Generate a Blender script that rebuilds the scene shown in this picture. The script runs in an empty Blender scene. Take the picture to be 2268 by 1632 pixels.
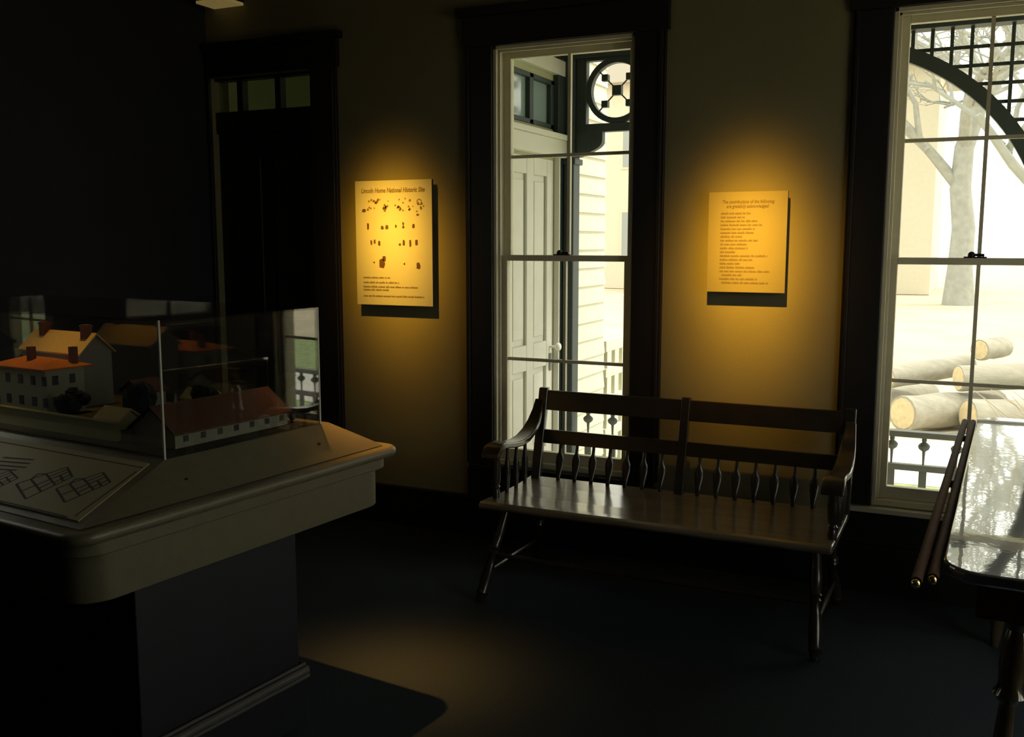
import bpy, math, random
from mathutils import Vector, Matrix
random.seed(7)
S = bpy.context.scene
COL = S.collection
PI = math.pi

# ------------------------------------------------------------------ camera, sky, sun, exposure
F, EYE = 2150.0, 1.6
PITCH, YAW = math.atan(281 / F), math.radians(25.4)
cam_d = bpy.data.cameras.new('camera')
cam_d.sensor_fit = 'HORIZONTAL'
cam_d.sensor_width = 36.0
cam_d.lens = 36.0 * F / 2268.0
cam_d.clip_start, cam_d.clip_end = 0.05, 400
cam = bpy.data.objects.new('camera', cam_d)
COL.objects.link(cam)
cam.location = (0, 0, EYE)
cam.rotation_euler = (PI / 2 - PITCH, 0, YAW)
S.camera = cam

W = bpy.data.worlds.new('overcast_sky'); S.world = W
W.use_nodes = True
bgn = W.node_tree.nodes['Background']
bgn.inputs[0].default_value = (1.0, 0.96, 0.83, 1)
bgn.inputs[1].default_value = 2.7

sun_d = bpy.data.lights.new('sun', 'SUN')
sun_d.energy = 2.6; sun_d.angle = math.radians(6); sun_d.color = (1.0, 0.94, 0.80)
sun = bpy.data.objects.new('sun', sun_d); COL.objects.link(sun)
sun.rotation_euler = Vector((-0.62, -0.30, -1.05)).to_track_quat('-Z', 'Y').to_euler()

S.view_settings.view_transform = 'Standard'
S.view_settings.look = 'None'
S.view_settings.gamma = 1.0
S.view_settings.use_curve_mapping = False
S.view_settings.exposure = 0.0

# ------------------------------------------------------------------ materials
MATS = {}
def mat(name, col, rough=0.6, metal=0.0, var=0.0, scale=8.0, bump=0.0, bscale=None, spec=0.5, stretch=None, coat=0.0, crough=0.08):
    m = bpy.data.materials.new(name); m.use_nodes = True
    nt = m.node_tree; b = nt.nodes['Principled BSDF']
    b.inputs['Base Color'].default_value = (*col, 1)
    b.inputs['Roughness'].default_value = rough
    b.inputs['Metallic'].default_value = metal
    b.inputs['Specular IOR Level'].default_value = spec
    b.inputs['Coat Weight'].default_value = coat
    b.inputs['Coat Roughness'].default_value = crough
    if var or bump:
        tc = nt.nodes.new('ShaderNodeTexCoord'); mp = nt.nodes.new('ShaderNodeMapping')
        nt.links.new(tc.outputs['Object'], mp.inputs[0])
        if stretch: mp.inputs['Scale'].default_value = stretch
    if var:
        n = nt.nodes.new('ShaderNodeTexNoise'); n.inputs['Scale'].default_value = scale; n.inputs['Detail'].default_value = 5
        nt.links.new(mp.outputs[0], n.inputs['Vector'])
        r = nt.nodes.new('ShaderNodeValToRGB')
        r.color_ramp.elements[0].position = 0.3; r.color_ramp.elements[1].position = 0.7
        r.color_ramp.elements[0].color = (*[c * (1 - var) for c in col], 1)
        r.color_ramp.elements[1].color = (*[min(1, c * (1 + var)) for c in col], 1)
        nt.links.new(n.outputs[0], r.inputs[0]); nt.links.new(r.outputs[0], b.inputs['Base Color'])
    if bump:
        n2 = nt.nodes.new('ShaderNodeTexNoise'); n2.inputs['Scale'].default_value = bscale or scale * 4; n2.inputs['Detail'].default_value = 4
        nt.links.new(mp.outputs[0], n2.inputs['Vector'])
        bp = nt.nodes.new('ShaderNodeBump'); bp.inputs['Strength'].default_value = bump; bp.inputs['Distance'].default_value = 0.01
        nt.links.new(n2.outputs[0], bp.inputs['Height']); nt.links.new(bp.outputs[0], b.inputs['Normal'])
    MATS[name] = m
    return m

def glass(name, ior, tint=(1, 1, 1)):
    m = bpy.data.materials.new(name); m.use_nodes = True
    nt = m.node_tree; nt.nodes.clear()
    out = nt.nodes.new('ShaderNodeOutputMaterial'); mix = nt.nodes.new('ShaderNodeMixShader')
    t = nt.nodes.new('ShaderNodeBsdfTransparent'); g = nt.nodes.new('ShaderNodeBsdfGlossy'); fr = nt.nodes.new('ShaderNodeFresnel')
    t.inputs[0].default_value = (*tint, 1); g.inputs['Roughness'].default_value = 0.0
    fr.inputs[0].default_value = ior
    # the same reflectance from either side of the sheet
    geo = nt.nodes.new('ShaderNodeNewGeometry'); inv = nt.nodes.new('ShaderNodeMix'); inv.data_type = 'FLOAT'
    nt.links.new(geo.outputs['Backfacing'], inv.inputs[0])
    inv.inputs[2].default_value = ior; inv.inputs[3].default_value = 1 / ior
    frn = fr
    nt.links.new(inv.outputs[0], frn.inputs[0])
    nt.links.new(frn.outputs[0], mix.inputs[0]); nt.links.new(t.outputs[0], mix.inputs[1]); nt.links.new(g.outputs[0], mix.inputs[2])
    nt.links.new(mix.outputs[0], out.inputs[0])
    MATS[name] = m
    return m

def emit(name, col, st):
    m = bpy.data.materials.new(name); m.use_nodes = True
    b = m.node_tree.nodes['Principled BSDF']
    b.inputs['Base Color'].default_value = (*col, 1)
    b.inputs['Emission Color'].default_value = (*col, 1); b.inputs['Emission Strength'].default_value = st
    MATS[name] = m

mat('wall_paint', (0.21, 0.19, 0.105), 0.85, var=0.05, scale=3, bump=0.15, bscale=220)
mat('ceiling_paint', (0.09, 0.09, 0.08), 0.9, var=0.04)
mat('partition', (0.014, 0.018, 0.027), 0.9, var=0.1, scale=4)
mat('carpet', (0.036, 0.049, 0.060), 0.98, var=0.35, scale=260, bump=0.5, bscale=500, spec=0.1)
mat('dark_wood', (0.012, 0.010, 0.010), 0.5, var=0.2, scale=10)
mat('sash_paint', (0.66, 0.62, 0.46), 0.5, var=0.04, scale=10)
mat('sash_lock', (0.02, 0.02, 0.02), 0.4, metal=0.5)
mat('bench_paint', (0.030, 0.023, 0.015), 0.32, var=0.25, scale=14, coat=0.8, crough=.15)
mat('bench_seat', (0.15, 0.125, 0.085), 0.36, var=0.25, scale=9, bump=0.05, bscale=30, coat=1.0, crough=0.16, stretch=(0.3, 3, 3))
mat('case_paint', (0.145, 0.132, 0.082), 0.36, var=0.06, scale=20, bump=0.1, bscale=200)
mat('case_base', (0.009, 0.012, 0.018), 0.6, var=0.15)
mat('case_skirting', (0.10, 0.10, 0.095), 0.28)
mat('model_ground', (0.030, 0.030, 0.022), 0.9, var=0.4, scale=40)
mat('model_wall', (0.33, 0.33, 0.25), 0.7)
mat('model_wall_grey', (0.20, 0.20, 0.17), 0.7)
mat('model_window_dark', (0.05, 0.06, 0.07), 0.8)  # dark window panes of the model buildings
mat('model_roof_brown', (0.12, 0.05, 0.03), 0.8, var=0.15, scale=60)
mat('model_roof_orange', (0.45, 0.15, 0.035), 0.8, var=0.1, scale=60)
mat('model_roof_tan', (0.62, 0.47, 0.20), 0.8, var=0.05, scale=60)
mat('model_chimney', (0.16, 0.07, 0.045), 0.85)
mat('model_leaf', (0.010, 0.018, 0.016), 0.9, var=0.5, scale=80)
mat('model_fence', (0.50, 0.47, 0.27), 0.8)
mat('panel_paper', (0.33, 0.28, 0.14), 0.5, var=0.04)
mat('ink', (0.028, 0.024, 0.018), 0.7)
mat('poster_face', (0.46, 0.47, 0.42), 0.6, var=0.02)
mat('poster_face_tan', (0.25, 0.225, 0.12), 0.6, var=0.02)
mat('poster_side', (0.05, 0.045, 0.03), 0.8)
mat('poster_ink', (0.16, 0.11, 0.05), 0.8)
mat('poster_ink_tan', (0.15, 0.11, 0.05), 0.8)
mat('poster_mark', (0.08, 0.035, 0.015), 0.8)
mat('table_top', (0.62, 0.64, 0.70), 0.02, metal=0.85, coat=1.0, bump=0.10, bscale=4.5)
mat('table_wood', (0.055, 0.022, 0.009), 0.7, spec=.2, var=0.3, scale=18)
mat('table_leg', (0.10, 0.075, 0.045), 0.16, var=0.2, coat=1.0)
mat('brass', (0.75, 0.6, 0.3), 0.25, metal=1.0)
mat('lamp_black', (0.02, 0.02, 0.02), 0.5)
mat('wing_paint', (0.68, 0.68, 0.62), 0.6, var=0.03)
mat('clapboard', (0.78, 0.74, 0.62), 0.6, var=0.03)
mat('porch_ceiling', (0.36, 0.31, 0.20), 0.7, var=0.05)
mat('porch_dark', (0.030, 0.045, 0.050), 0.55)
mat('porch_rail', (0.16, 0.17, 0.16), 0.6)
mat('porch_floor', (0.70, 0.66, 0.55), 0.8, var=0.05)
mat('shutter_green', (0.030, 0.050, 0.050), 0.5)
mat('white_china', (0.85, 0.84, 0.8), 0.15)
mat('grass', (0.28, 0.36, 0.15), 0.95, var=0.3, scale=6)
mat('path', (0.72, 0.70, 0.64), 0.9, var=0.05, scale=3)
mat('dry_ground', (0.56, 0.49, 0.35), 0.95, var=0.12, scale=0.7)
mat('bark', (0.33, 0.34, 0.31), 0.95, var=0.12, scale=5, bump=0.4, bscale=20)
mat('log_bark', (0.36, 0.34, 0.28), 0.95, var=0.15, scale=6, bump=0.5, bscale=30, stretch=(.4,2,2))
mat('cut_wood', (0.62, 0.50, 0.30), 0.8, var=0.12, scale=20)
mat('twig', (0.42, 0.36, 0.28), 0.9)
mat('far_house', (0.60, 0.56, 0.45), 0.8, var=0.03)
mat('far_roof', (0.45, 0.42, 0.38), 0.9)
mat('far_window', (0.30, 0.32, 0.32), 0.3)
mat('shrub', (0.38, 0.40, 0.24), 0.95, var=0.3, scale=3)
mat('hall_paint', (0.42, 0.43, 0.27), 0.9, var=0.04)
glass('window_glass', 1.45, (0.97, 0.985, 0.97))
glass('plexi', 1.9, (0.93, 0.94, 0.93))
glass('transom_glass', 1.45, (0.85, 0.9, 0.82))
mat('sky_tint_glass', (0.30, 0.40, 0.42), 0.12, spec=0.9)  # opaque porch transom pane, reflected blue sky painted into its base colour
emit('lamp_glow', (1.0, 0.72, 0.25), 0.12)

# ------------------------------------------------------------------ mesh helpers
class MB:
    def __init__(s): s.v = []; s.f = []; s.mi = []
    def add(s, vs, fs, mi=0):
        o = len(s.v); s.v += [tuple(p) for p in vs]
        for f in fs: s.f.append(tuple(i + o for i in f)); s.mi.append(mi)
        return s
    def box(s, x0, x1, y0, y1, z0, z1, mi=0):
        vs = [(x, y, z) for z in (z0, z1) for y in (y0, y1) for x in (x0, x1)]
        return s.add(vs, [(0, 2, 3, 1), (4, 5, 7, 6), (0, 1, 5, 4), (2, 6, 7, 3), (0, 4, 6, 2), (1, 3, 7, 5)], mi)
    def prism(s, poly, fn, a, b, mi=0):
        """poly of (p,q); fn(p,q,t)->xyz; extruded t=a..b"""
        n = len(poly)
        vs = [fn(p, q, a) for p, q in poly] + [fn(p, q, b) for p, q in poly]
        fs = [tuple(range(n))[::-1], tuple(range(n, 2 * n))] + [(i, (i + 1) % n, n + (i + 1) % n, n + i) for i in range(n)]
        return s.add(vs, fs, mi)
    def tube(s, pts, rads, seg=10, cap=True, mi=0):
        pts = [Vector(p) for p in pts]
        if not hasattr(rads, '__len__'): rads = [rads] * len(pts)
        ref = None; rings = []
        for i, p in enumerate(pts):
            d = (pts[min(i + 1, len(pts) - 1)] - pts[max(i - 1, 0)]).normalized()
            if ref is None: ref = Vector((0, 0, 1)) if abs(d.z) < 0.9 else Vector((1, 0, 0))
            a = d.cross(ref).normalized(); b = a.cross(d).normalized(); ref = b
            rings.append([p + a * math.cos(2 * PI * k / seg) * rads[i] + b * math.sin(2 * PI * k / seg) * rads[i] for k in range(seg)])
        vs = [q for r in rings for q in r]; fs = []
        for i in range(len(pts) - 1):
            for k in range(seg):
                k2 = (k + 1) % seg
                fs.append((i * seg + k, i * seg + k2, (i + 1) * seg + k2, (i + 1) * seg + k))
        if cap: fs += [tuple(range(seg))[::-1], tuple(range((len(pts) - 1) * seg, len(pts) * seg))]
        return s.add(vs, fs, mi)
    def turned(s, a, b, prof, seg=12, mi=0):
        """turned member from a to b; prof: (t 0..1, radius)"""
        a, b = Vector(a), Vector(b)
        return s.tube([a.lerp(b, t) for t, _ in prof], [r for _, r in prof], seg, True, mi)
    def ball(s, c, r, seg=12, rng=7, sq=(1, 1, 1), mi=0, jit=0.0):
        c = Vector(c); vs = [c + Vector((0, 0, -r * sq[2]))]; fs = []
        for i in range(1, rng):
            ph = -PI / 2 + PI * i / rng
            for k in range(seg):
                th = 2 * PI * k / seg
                j = 1 + random.uniform(-jit, jit)
                vs.append(c + Vector((r * sq[0] * math.cos(ph) * math.cos(th), r * sq[1] * math.cos(ph) * math.sin(th), r * sq[2] * math.sin(ph))) * j)
        vs.append(c + Vector((0, 0, r * sq[2])))
        for k in range(seg):
            k2 = (k + 1) % seg
            fs.append((0, 1 + k2, 1 + k)); L = 1 + (rng - 2) * seg
            fs.append((len(vs) - 1, L + k, L + k2))
            for i in range(rng - 2):
                fs.append((1 + i * seg + k, 1 + i * seg + k2, 1 + (i + 1) * seg + k2, 1 + (i + 1) * seg + k))
        return s.add(vs, fs, mi)

WM = {}
def wm(o): return WM.get(o.name, Matrix.Identity(4))
def link(o, parent=None, label=None, cat=None, group=None, kind=None):
    COL.objects.link(o)
    if parent is not None:
        o.parent = parent; WM.setdefault(o.name, wm(parent))
    if label: o['label'] = label
    if cat: o['category'] = cat
    if group: o['group'] = group
    if kind: o['kind'] = kind
    return o
def thing(name, loc, label, cat, rotz=0.0, group=None, kind=None, size=1.0):
    o = bpy.data.objects.new(name, None); o.location = loc; o.scale = (size,) * 3; o.rotation_euler = (0, 0, rotz); o.empty_display_size = 0.1
    COL.objects.link(o)
    WM[o.name] = Matrix.Translation(Vector(loc)) @ Matrix.Rotation(rotz, 4, 'Z') @ Matrix.Scale(size, 4)
    o['label'] = label
    if kind: o['kind'] = kind
    else: o['category'] = cat
    if group: o['group'] = group
    return o
def obj(name, mb, m, parent=None, smooth=False, bevel=0.0, local=False, **kw):
    """links an MB as one mesh; vertices are in the world unless local"""
    me = bpy.data.meshes.new(name)
    vs = mb.v
    if parent is not None and not local:
        inv = wm(parent).inverted(); vs = [tuple(inv @ Vector(p)) for p in vs]
    me.from_pydata(vs, [], mb.f); me.validate(); 
    for x in (m if isinstance(m, (list, tuple)) else [m]): me.materials.append(MATS[x])
    if len(me.polygons) == len(mb.mi): me.polygons.foreach_set('material_index', mb.mi)
    import bmesh
    bm = bmesh.new(); bm.from_mesh(me); bmesh.ops.recalc_face_normals(bm, faces=bm.faces); bm.to_mesh(me); bm.free()
    if smooth:
        me.polygons.foreach_set('use_smooth', [True] * len(me.polygons))
        try: me.set_sharp_from_angle(angle=math.radians(40))
        except Exception: pass
    o = bpy.data.objects.new(name, me)
    if bevel:
        b = o.modifiers.new('bevel', 'BEVEL'); b.width = bevel; b.segments = 3; b.limit_method = 'ANGLE'
    return link(o, parent, **kw)
def rep(src, off, parent=None, children=True, **kw):
    """a copy of an object (sharing its mesh) moved by off, with its children"""
    c = src.copy(); COL.objects.link(c); c.location = Vector(src.location) + Vector(off)
    if parent is not None: c.parent = parent
    WM[c.name] = wm(src)
    for k, v in kw.items(): c[k] = v
    if children:
        for ch in [q for q in COL.objects if q.parent == src]:
            d = ch.copy(); COL.objects.link(d); d.parent = c
    return c
def lettering(name, body, size, origin, m, parent, align='LEFT', shear=0.0, width=None, normal='wall', depth=0.0008, bold=0.0):
    """real letters as thin mesh on a wall plane facing -Y; origin = baseline point"""
    cu = bpy.data.curves.new(name, 'FONT'); cu.body = body; cu.size = size; cu.align_x = align; cu.shear = shear
    cu.extrude = depth; cu.resolution_u = 2; cu.offset = bold
    t = bpy.data.objects.new('tmp', cu); COL.objects.link(t)
    bpy.context.view_layer.update()
    me = bpy.data.meshes.new_from_object(t.evaluated_get(bpy.context.evaluated_depsgraph_get()))
    COL.objects.unlink(t); bpy.data.objects.remove(t)
    xs = [v.co.x for v in me.vertices]
    k = 1.0
    if width and xs: k = width / (max(xs) - min(xs))
    inv = wm(parent).inverted()
    for v in me.vertices:
        v.co = inv @ Vector((origin[0] + v.co.x * k, origin[1] - v.co.z, origin[2] + v.co.y))
    me.materials.clear(); me.materials.append(MATS[m])
    o = bpy.data.objects.new(name, me)
    return link(o, parent)

# ------------------------------------------------------------------ room shell
YW, YX = 4.60, 4.75           # inner and outer face of the window wall
XL, XR, YB, ZC = -4.19, 1.30, -1.6, 3.25
W1 = (-2.29, -1.526); W2 = (-0.37, 0.395); WZ = (0.41, 2.59)
DR = (-4.165, -3.43); DZ = 2.56
TH = 0.15

obj('floor', MB().box(XL - TH, XR + TH, YB - TH, YX, -0.2, 0.0), 'carpet', kind='structure', label='dark blue-grey carpeted floor')
obj('ceiling', MB().box(XL - TH, XR + TH, YB - TH, YX, ZC, ZC + 0.2), 'ceiling_paint', kind='structure', label='dim plaster ceiling above the room')
w = MB()
xs = [(XL - TH, DR[0], None), (DR[0], DR[1], (0, DZ)), (DR[1], W1[0], None), (W1[0], W1[1], WZ), (W1[1], W2[0], None), (W2[0], W2[1], WZ), (W2[1], XR + TH, None)]
for a, b, op in xs:
    if op is None: w.box(a, b, YW, YX, -0.3, ZC)
    else:
        if op[0] > 0: w.box(a, b, YW, YX, -0.3, op[0])
        w.box(a, b, YW, YX, op[1], ZC)
obj('wall_back', w, 'wall_paint', kind='structure', label='drab olive wall with two tall sash windows')
LW = (1.66, 2.30)    # window in the left wall (seen only mirrored in the plexiglass)
w = MB().box(XL - TH, XL, YB - TH, LW[0], 0, ZC).box(XL - TH, XL, LW[1], YW, 0, ZC).box(XL - TH, XL, *LW, 0, 1.12).box(XL - TH, XL, *LW, 2.4, ZC)
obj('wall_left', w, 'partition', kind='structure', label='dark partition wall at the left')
RW = (1.95, 3.45)
w = MB().box(XR, XR + TH, YB - TH, RW[0], 0, ZC).box(XR, XR + TH, RW[1], YW, 0, ZC).box(XR, XR + TH, *RW, 0, WZ[0]).box(XR, XR + TH, *RW, WZ[1], ZC)
obj('wall_right', w, 'wall_paint', kind='structure', label='drab olive wall at the right')
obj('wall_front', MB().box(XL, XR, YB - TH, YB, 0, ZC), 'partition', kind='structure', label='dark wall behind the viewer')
bb = MB()
for a, b in ((DR[1] + 0.18, XR),): bb.box(a, b, YW - 0.022, YW, 0.0, 0.20).box(a, b, YW - 0.030, YW, 0.20, 0.225)
obj('baseboard_back', bb, 'dark_wood', kind='structure', bevel=0.004, label='dark wooden baseboard under the windows')

# ------------------------------------------------------------------ sash windows
def sash_window(n, u0, u1, z0, z1, fn, label, muntins=True):
    """fn(u, d, z): u along the wall, d outward from the inner wall face"""
    e = thing('window_%d' % n, fn((u0 + u1) / 2, 0, z0), label, None, kind='structure')
    WM[e.name] = Matrix.Translation(Vector(fn((u0 + u1) / 2, 0, z0)))
    def B(mb, a, b, c, d, e_, f):
        p, q = fn(a, c, e_), fn(b, d, f)
        return mb.box(min(p[0], q[0]), max(p[0], q[0]), min(p[1], q[1]), max(p[1], q[1]), e_, f)
    t = 0.018
    j = MB()      # jamb lining
    B(j, u0, u0 + t, -0.005, TH + .01, z0, z1); B(j, u1 - t, u1, -0.005, TH + .01, z0, z1)
    B(j, u0, u1, -0.005, TH + .01, z1 - t, z1)
    for (a, b) in ((u0 + t, u0 + t + .012), (u1 - t - .012, u1 - t)): B(j, a, b, .018, .032, z0 + .03, z1 - t)
    B(j, u0 + t, u1 - t, .018, .032, z1 - t - .012, z1 - t)
    obj('jamb', j, 'sash_paint', e, bevel=0.002)
    s = MB(); B(s, u0 + .001, u1 - .001, 0.0, TH + .03, z0, z0 + .028); 
    obj('sill', s, 'sash_paint', e, bevel=0.004)
    s = MB(); B(s, u0 - .13, u1 + .13, -.045, .0, z0 - .028, z0 - .004)
    obj('stool', s, 'sash_paint' if n == 2 else 'dark_wood', e, bevel=0.004)
    zm = z0 + 1.105 if z1 > 2.5 else (z0 + z1) / 2
    um = (u0 + u1) / 2
    a, b = u0 + t, u1 - t
    st = 0.040
    def sash(name, d0, d1, zb, zt, rb, rt, zmun, lock):
        f = MB()
        B(f, a, a + st, d0, d1, zb, zt); B(f, b - st, b, d0, d1, zb, zt)
        B(f, a + st, b - st, d0, d1, zb, zb + rb); B(f, a + st, b - st, d0, d1, zt - rt, zt)
        so = obj(name, f, 'sash_paint', e, bevel=0.003)
        dm = (d0 + d1) / 2
        m = MB(); B(m, um - .008, um + .008, dm - .012, dm + .012, zb + rb, zt - rt); obj('muntin', m, 'sash_paint', so)
        m = MB(); B(m, a + st, b - st, dm - .011, dm + .011, zmun - .008, zmun + .008); obj('muntin', m, 'sash_paint', so)
        for (p, q) in ((a + st, um - .008), (um + .008, b - st)):
            for (r, v) in ((zb + rb, zmun - .008), (zmun + .008, zt - rt)):
                g = MB(); B(g, p, q, dm - .0015, dm + .0015, r, v); obj('pane', g, 'window_glass', so)
        if lock:
            c = fn(um - .03, d0 + .012, zt)
            k = MB().ball((c[0], c[1], zt + .012), .016, 10, 6).tube([(c[0], c[1], zt + .014), fn(um + .02, d0 + .012, zt + .012)], .006, 8)
            B(k, um - .06, um + .03, d0 + .002, d0 + .028, zt, zt + .006)
            obj('sash_lock', k, 'sash_lock', so, smooth=True)
    sash('upper_sash', .085, .125, zm - .015, z1 - t, .030, .034, 2.04 if z1 > 2.5 else (zm + z1) / 2, False)
    sash('lower_sash', .040, .080, z0 + .028, zm + .015, .055, .030, .98 if z1 > 2.5 else (zm + z0) / 2, True)
    return e
sash_window(1, W1[0], W1[1], *WZ, lambda u, d, z: (u, YW + d, z), 'tall cream sash window behind the bench, looking onto the porch door')
sash_window(2, W2[0], W2[1], *WZ, lambda u, d, z: (u, YW + d, z), 'tall cream sash window at the right, looking onto logs and arch')
sash_window(3, LW[0], LW[1], 1.12, 2.4, lambda u, d, z: (XL - d, u, z), 'sash window in the left wall, mirrored in the plexiglass')
sash_window(4, RW[0], RW[1], *WZ, lambda u, d, z: (XR + d, u, z), 'sash window in the right wall, beyond the table')

# dark casings around the windows and the door
def casing(n, u0, u1, z0, z1, wd, label):
    e = thing('trim_%d' % n, ((u0 + u1) / 2, YW, 0), label, None, kind='structure')
    for a, b in ((u0 - wd, u0), (u1, u1 + wd)):
        obj('casing_board', MB().box(a, b, YW - .024, YW, z0, z1).box(a + .012 if a < u0 else b - .03, a + .03 if a < u0 else b - .012, YW - .036, YW - .024, z0, z1), 'dark_wood', e, bevel=0.004)
    obj('head_casing', MB().box(u0 - wd - .015, u1 + wd + .015, YW - .03, YW, z1, z1 + .15).box(u0 - wd - .04, u1 + wd + .04, YW - .06, YW, z1 + .15, z1 + .19), 'dark_wood', e, bevel=0.004)
    if z0 > .3:
        obj('apron_board', MB().box(u0 - wd, u1 + wd, YW - .02, YW, .225, z0 - .03), 'dark_wood', e, bevel=0.004)
    return e
casing(1, *W1, *WZ, .155, 'dark wooden casing around the window behind the bench')
casing(2, *W2, *WZ, .165, 'dark wooden casing around the right window')
casing(3, DR[0] + .0, DR[1], 0, DZ, .175, 'dark wooden casing around the transom door')

# ------------------------------------------------------------------ dark door with three-pane transom
d = thing('door_1', ((DR[0] + DR[1]) / 2, YW, 0), 'dark door under a dim three-pane transom', None, kind='structure')
y0, y1 = YW + .05, YW + .09
dm = MB().box(DR[0], DR[1], y0, y1, .01, 2.24)
leaf = obj('door_leaf', dm, 'dark_wood', d)
cx = (DR[0] + DR[1]) / 2
for a, b in ((DR[0] + .1, cx - .05), (cx + .05, DR[1] - .1)):
    for r, v in ((.25, .95), (1.15, 2.1)):
        obj('door_panel', MB().box(a, b, y0 - .012, y0, r, v), 'dark_wood', leaf, bevel=0.01)
obj('door_knob', MB().ball((DR[1] - .06, y0 - .05, 1.0), .028).tube([(DR[1] - .06, y0, 1.0), (DR[1] - .06, y0 - .04, 1.0)], .01), 'lamp_black', leaf, smooth=True)
tr = MB().box(DR[0], DR[1], y0 - .02, y1, 2.24, 2.365).box(DR[0], DR[1], y0 - .02, y1, 2.545, DZ)
PN = ((-4.165, -4.005), (-3.965, -3.725), (-3.685, -3.440))
for a, b in ((-4.005, -3.965), (-3.725, -3.685), (-3.440, DR[1])): tr.box(a, b, y0 - .01, y1, 2.365, 2.545)
tf = obj('transom_frame', tr, 'dark_wood', d)
for a, b in PN: obj('pane', MB().box(a, b, y0 + .018, y0 + .021, 2.365, 2.545), 'transom_glass', tf)

# ------------------------------------------------------------------ the wing beyond that door: hall inside, porch door outside
XW = -2.60
wing = MB()
WY0, WY1 = YX, 7.10
PD = (5.40, 6.16); PDZ = 2.145
TRW = (5.42, 6.14); TRZ = (2.345, 2.66)
def xw(a, b, r, v): wing.box(XW - .18, XW - .012, a, b, r, v)
xw(WY0, PD[0], -.3, 3.4); xw(PD[1], WY1, -.3, 3.4); xw(*PD, PDZ, TRZ[0]); xw(*PD, TRZ[1], 3.4); xw(*PD, -.3, 0.0)
wing.box(-4.60, XW - .012, WY1 - .15, WY1, -.3, 3.4).box(-4.75, -4.60, WY0, WY1, -.3, 3.4).box(-4.75, XW, WY0, WY1, 3.2, 3.4).box(-4.75, XW - .18, WY0, WY1, -.3, -.02)
wg = obj('wall_wing', wing, ['hall_paint'], kind='structure', label='pale clapboarded wing of the house outside the window')
# clapboards, each board its own piece
zb = -.2; h = .134
def board(y_a, y_b):
    return MB().prism([(XW - .012, 0), (XW + .022, 0), (XW + .006, h + .012), (XW - .012, h + .012)], lambda p, q, t: (p, t, q), y_a, y_b)
first = None
for k in range(24):
    if first is None:
        first = obj('clapboard', board(6.50, WY1 + .02), 'clapboard', wg); first.location.z = zb
    else:
        c = first.copy(); COL.objects.link(c); c.location.z = zb + k * h
first2 = None
for k in range(24):
    if first2 is None:
        first2 = obj('clapboard', board(WY0, 5.24), 'clapboard', wg); first2.location.z = zb
    else:
        c = first2.copy(); COL.objects.link(c); c.location.z = zb + k * h
# trim boards, frieze and pilaster round the porch door
def trim(n, label, boxes, m='wing_paint', bev=.006):
    mb = MB()
    for b in boxes: mb.box(*b)
    return obj('trim_%d' % n, mb, m, kind='structure', bevel=bev, label=label)
trim(4, 'pale frame boards around the porch door and transom', [(XW - .012, XW + .03, 5.24, PD[0], -.1, 2.30), (XW - .012, XW + .03, PD[1], 6.18, -.1, 2.30),
     (XW - .012, XW + .05, 5.20, 6.45, 2.16, 2.275), (XW - .012, XW + .075, 5.20, 6.45, 2.275, 2.31), (XW - .012, XW + .035, 5.20, 6.45, 2.70, 2.80)])
trim(5, 'dark green pilaster beside the porch door', [(XW - .012, XW + .02, 6.18, 6.46, -.1, 2.16)], 'shutter_green')
trim(6, 'dark panelled boards beside the porch transom', [(XW - .012, XW + .03, 6.14, 6.50, 2.31, 2.82)], 'shutter_green')
# panelled porch door
pd = thing('door_2', (XW, (PD[0] + PD[1]) / 2, 0), 'pale grey panelled porch door with white china knob', None, kind='structure')
xf = XW - .035
leaf = obj('door_leaf', MB().box(xf - .04, xf, PD[0], PD[1], 0.0, PDZ), 'wing_paint', pd)
st = MB()
ym = (PD[0] + PD[1]) / 2
for a, b in ((PD[0], PD[0] + .11), (ym - .055, ym + .055), (PD[1] - .11, PD[1])): st.box(xf, xf + .022, a, b, 0, PDZ)
for r, v in ((0, .2), (.76, .93), (2.03, PDZ)):
    for a, b in ((PD[0] + .11, ym - .055), (ym + .055, PD[1] - .11)): st.box(xf, xf + .022, a, b, r, v)
obj('door_frame_rails', st, 'wing_paint', leaf, bevel=.007)
for a, b in ((PD[0] + .14, ym - .085), (ym + .085, PD[1] - .14)):
    for r, v in ((.24, .72), (.97, 1.99)): obj('door_panel', MB().box(xf, xf + .012, a, b, r, v), 'wing_paint', leaf, bevel=.008)
obj('door_knob', MB().tube([(xf + .02, PD[1] - .05, .885), (xf + .07, PD[1] - .05, .885)], [.009, .009]).ball((xf + .085, PD[1] - .05, .885), .030, 14, 8, (.7, 1, 1)), 'white_china', leaf, smooth=True)
obj('key_plate', MB().box(xf + .022, xf + .028, PD[1] - .07, PD[1] - .03, .72, .84), 'porch_rail', leaf, bevel=.004)
ptf = MB()
for a, b in ((TRW[0] - .02, TRW[0] + .05), (5.75, 5.81), (TRW[1] - .05, TRW[1] + .02)): ptf.box(xf - .03, xf + .03, a, b, TRZ[0], TRZ[1])
ptf.box(xf - .03, xf + .03, PD[0], PD[1], TRZ[0], TRZ[0] + .03).box(xf - .03, xf + .03, PD[0], PD[1], TRZ[1] - .03, TRZ[1])
pt = obj('transom_frame', ptf, 'shutter_green', pd, bevel=.004)
for a, b in ((TRW[0] + .05, 5.75), (5.81, TRW[1] - .05)): obj('pane', MB().box(xf - .006, xf - .002, a, b, TRZ[0] + .03, TRZ[1] - .03), 'sky_tint_glass', pt)
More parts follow.
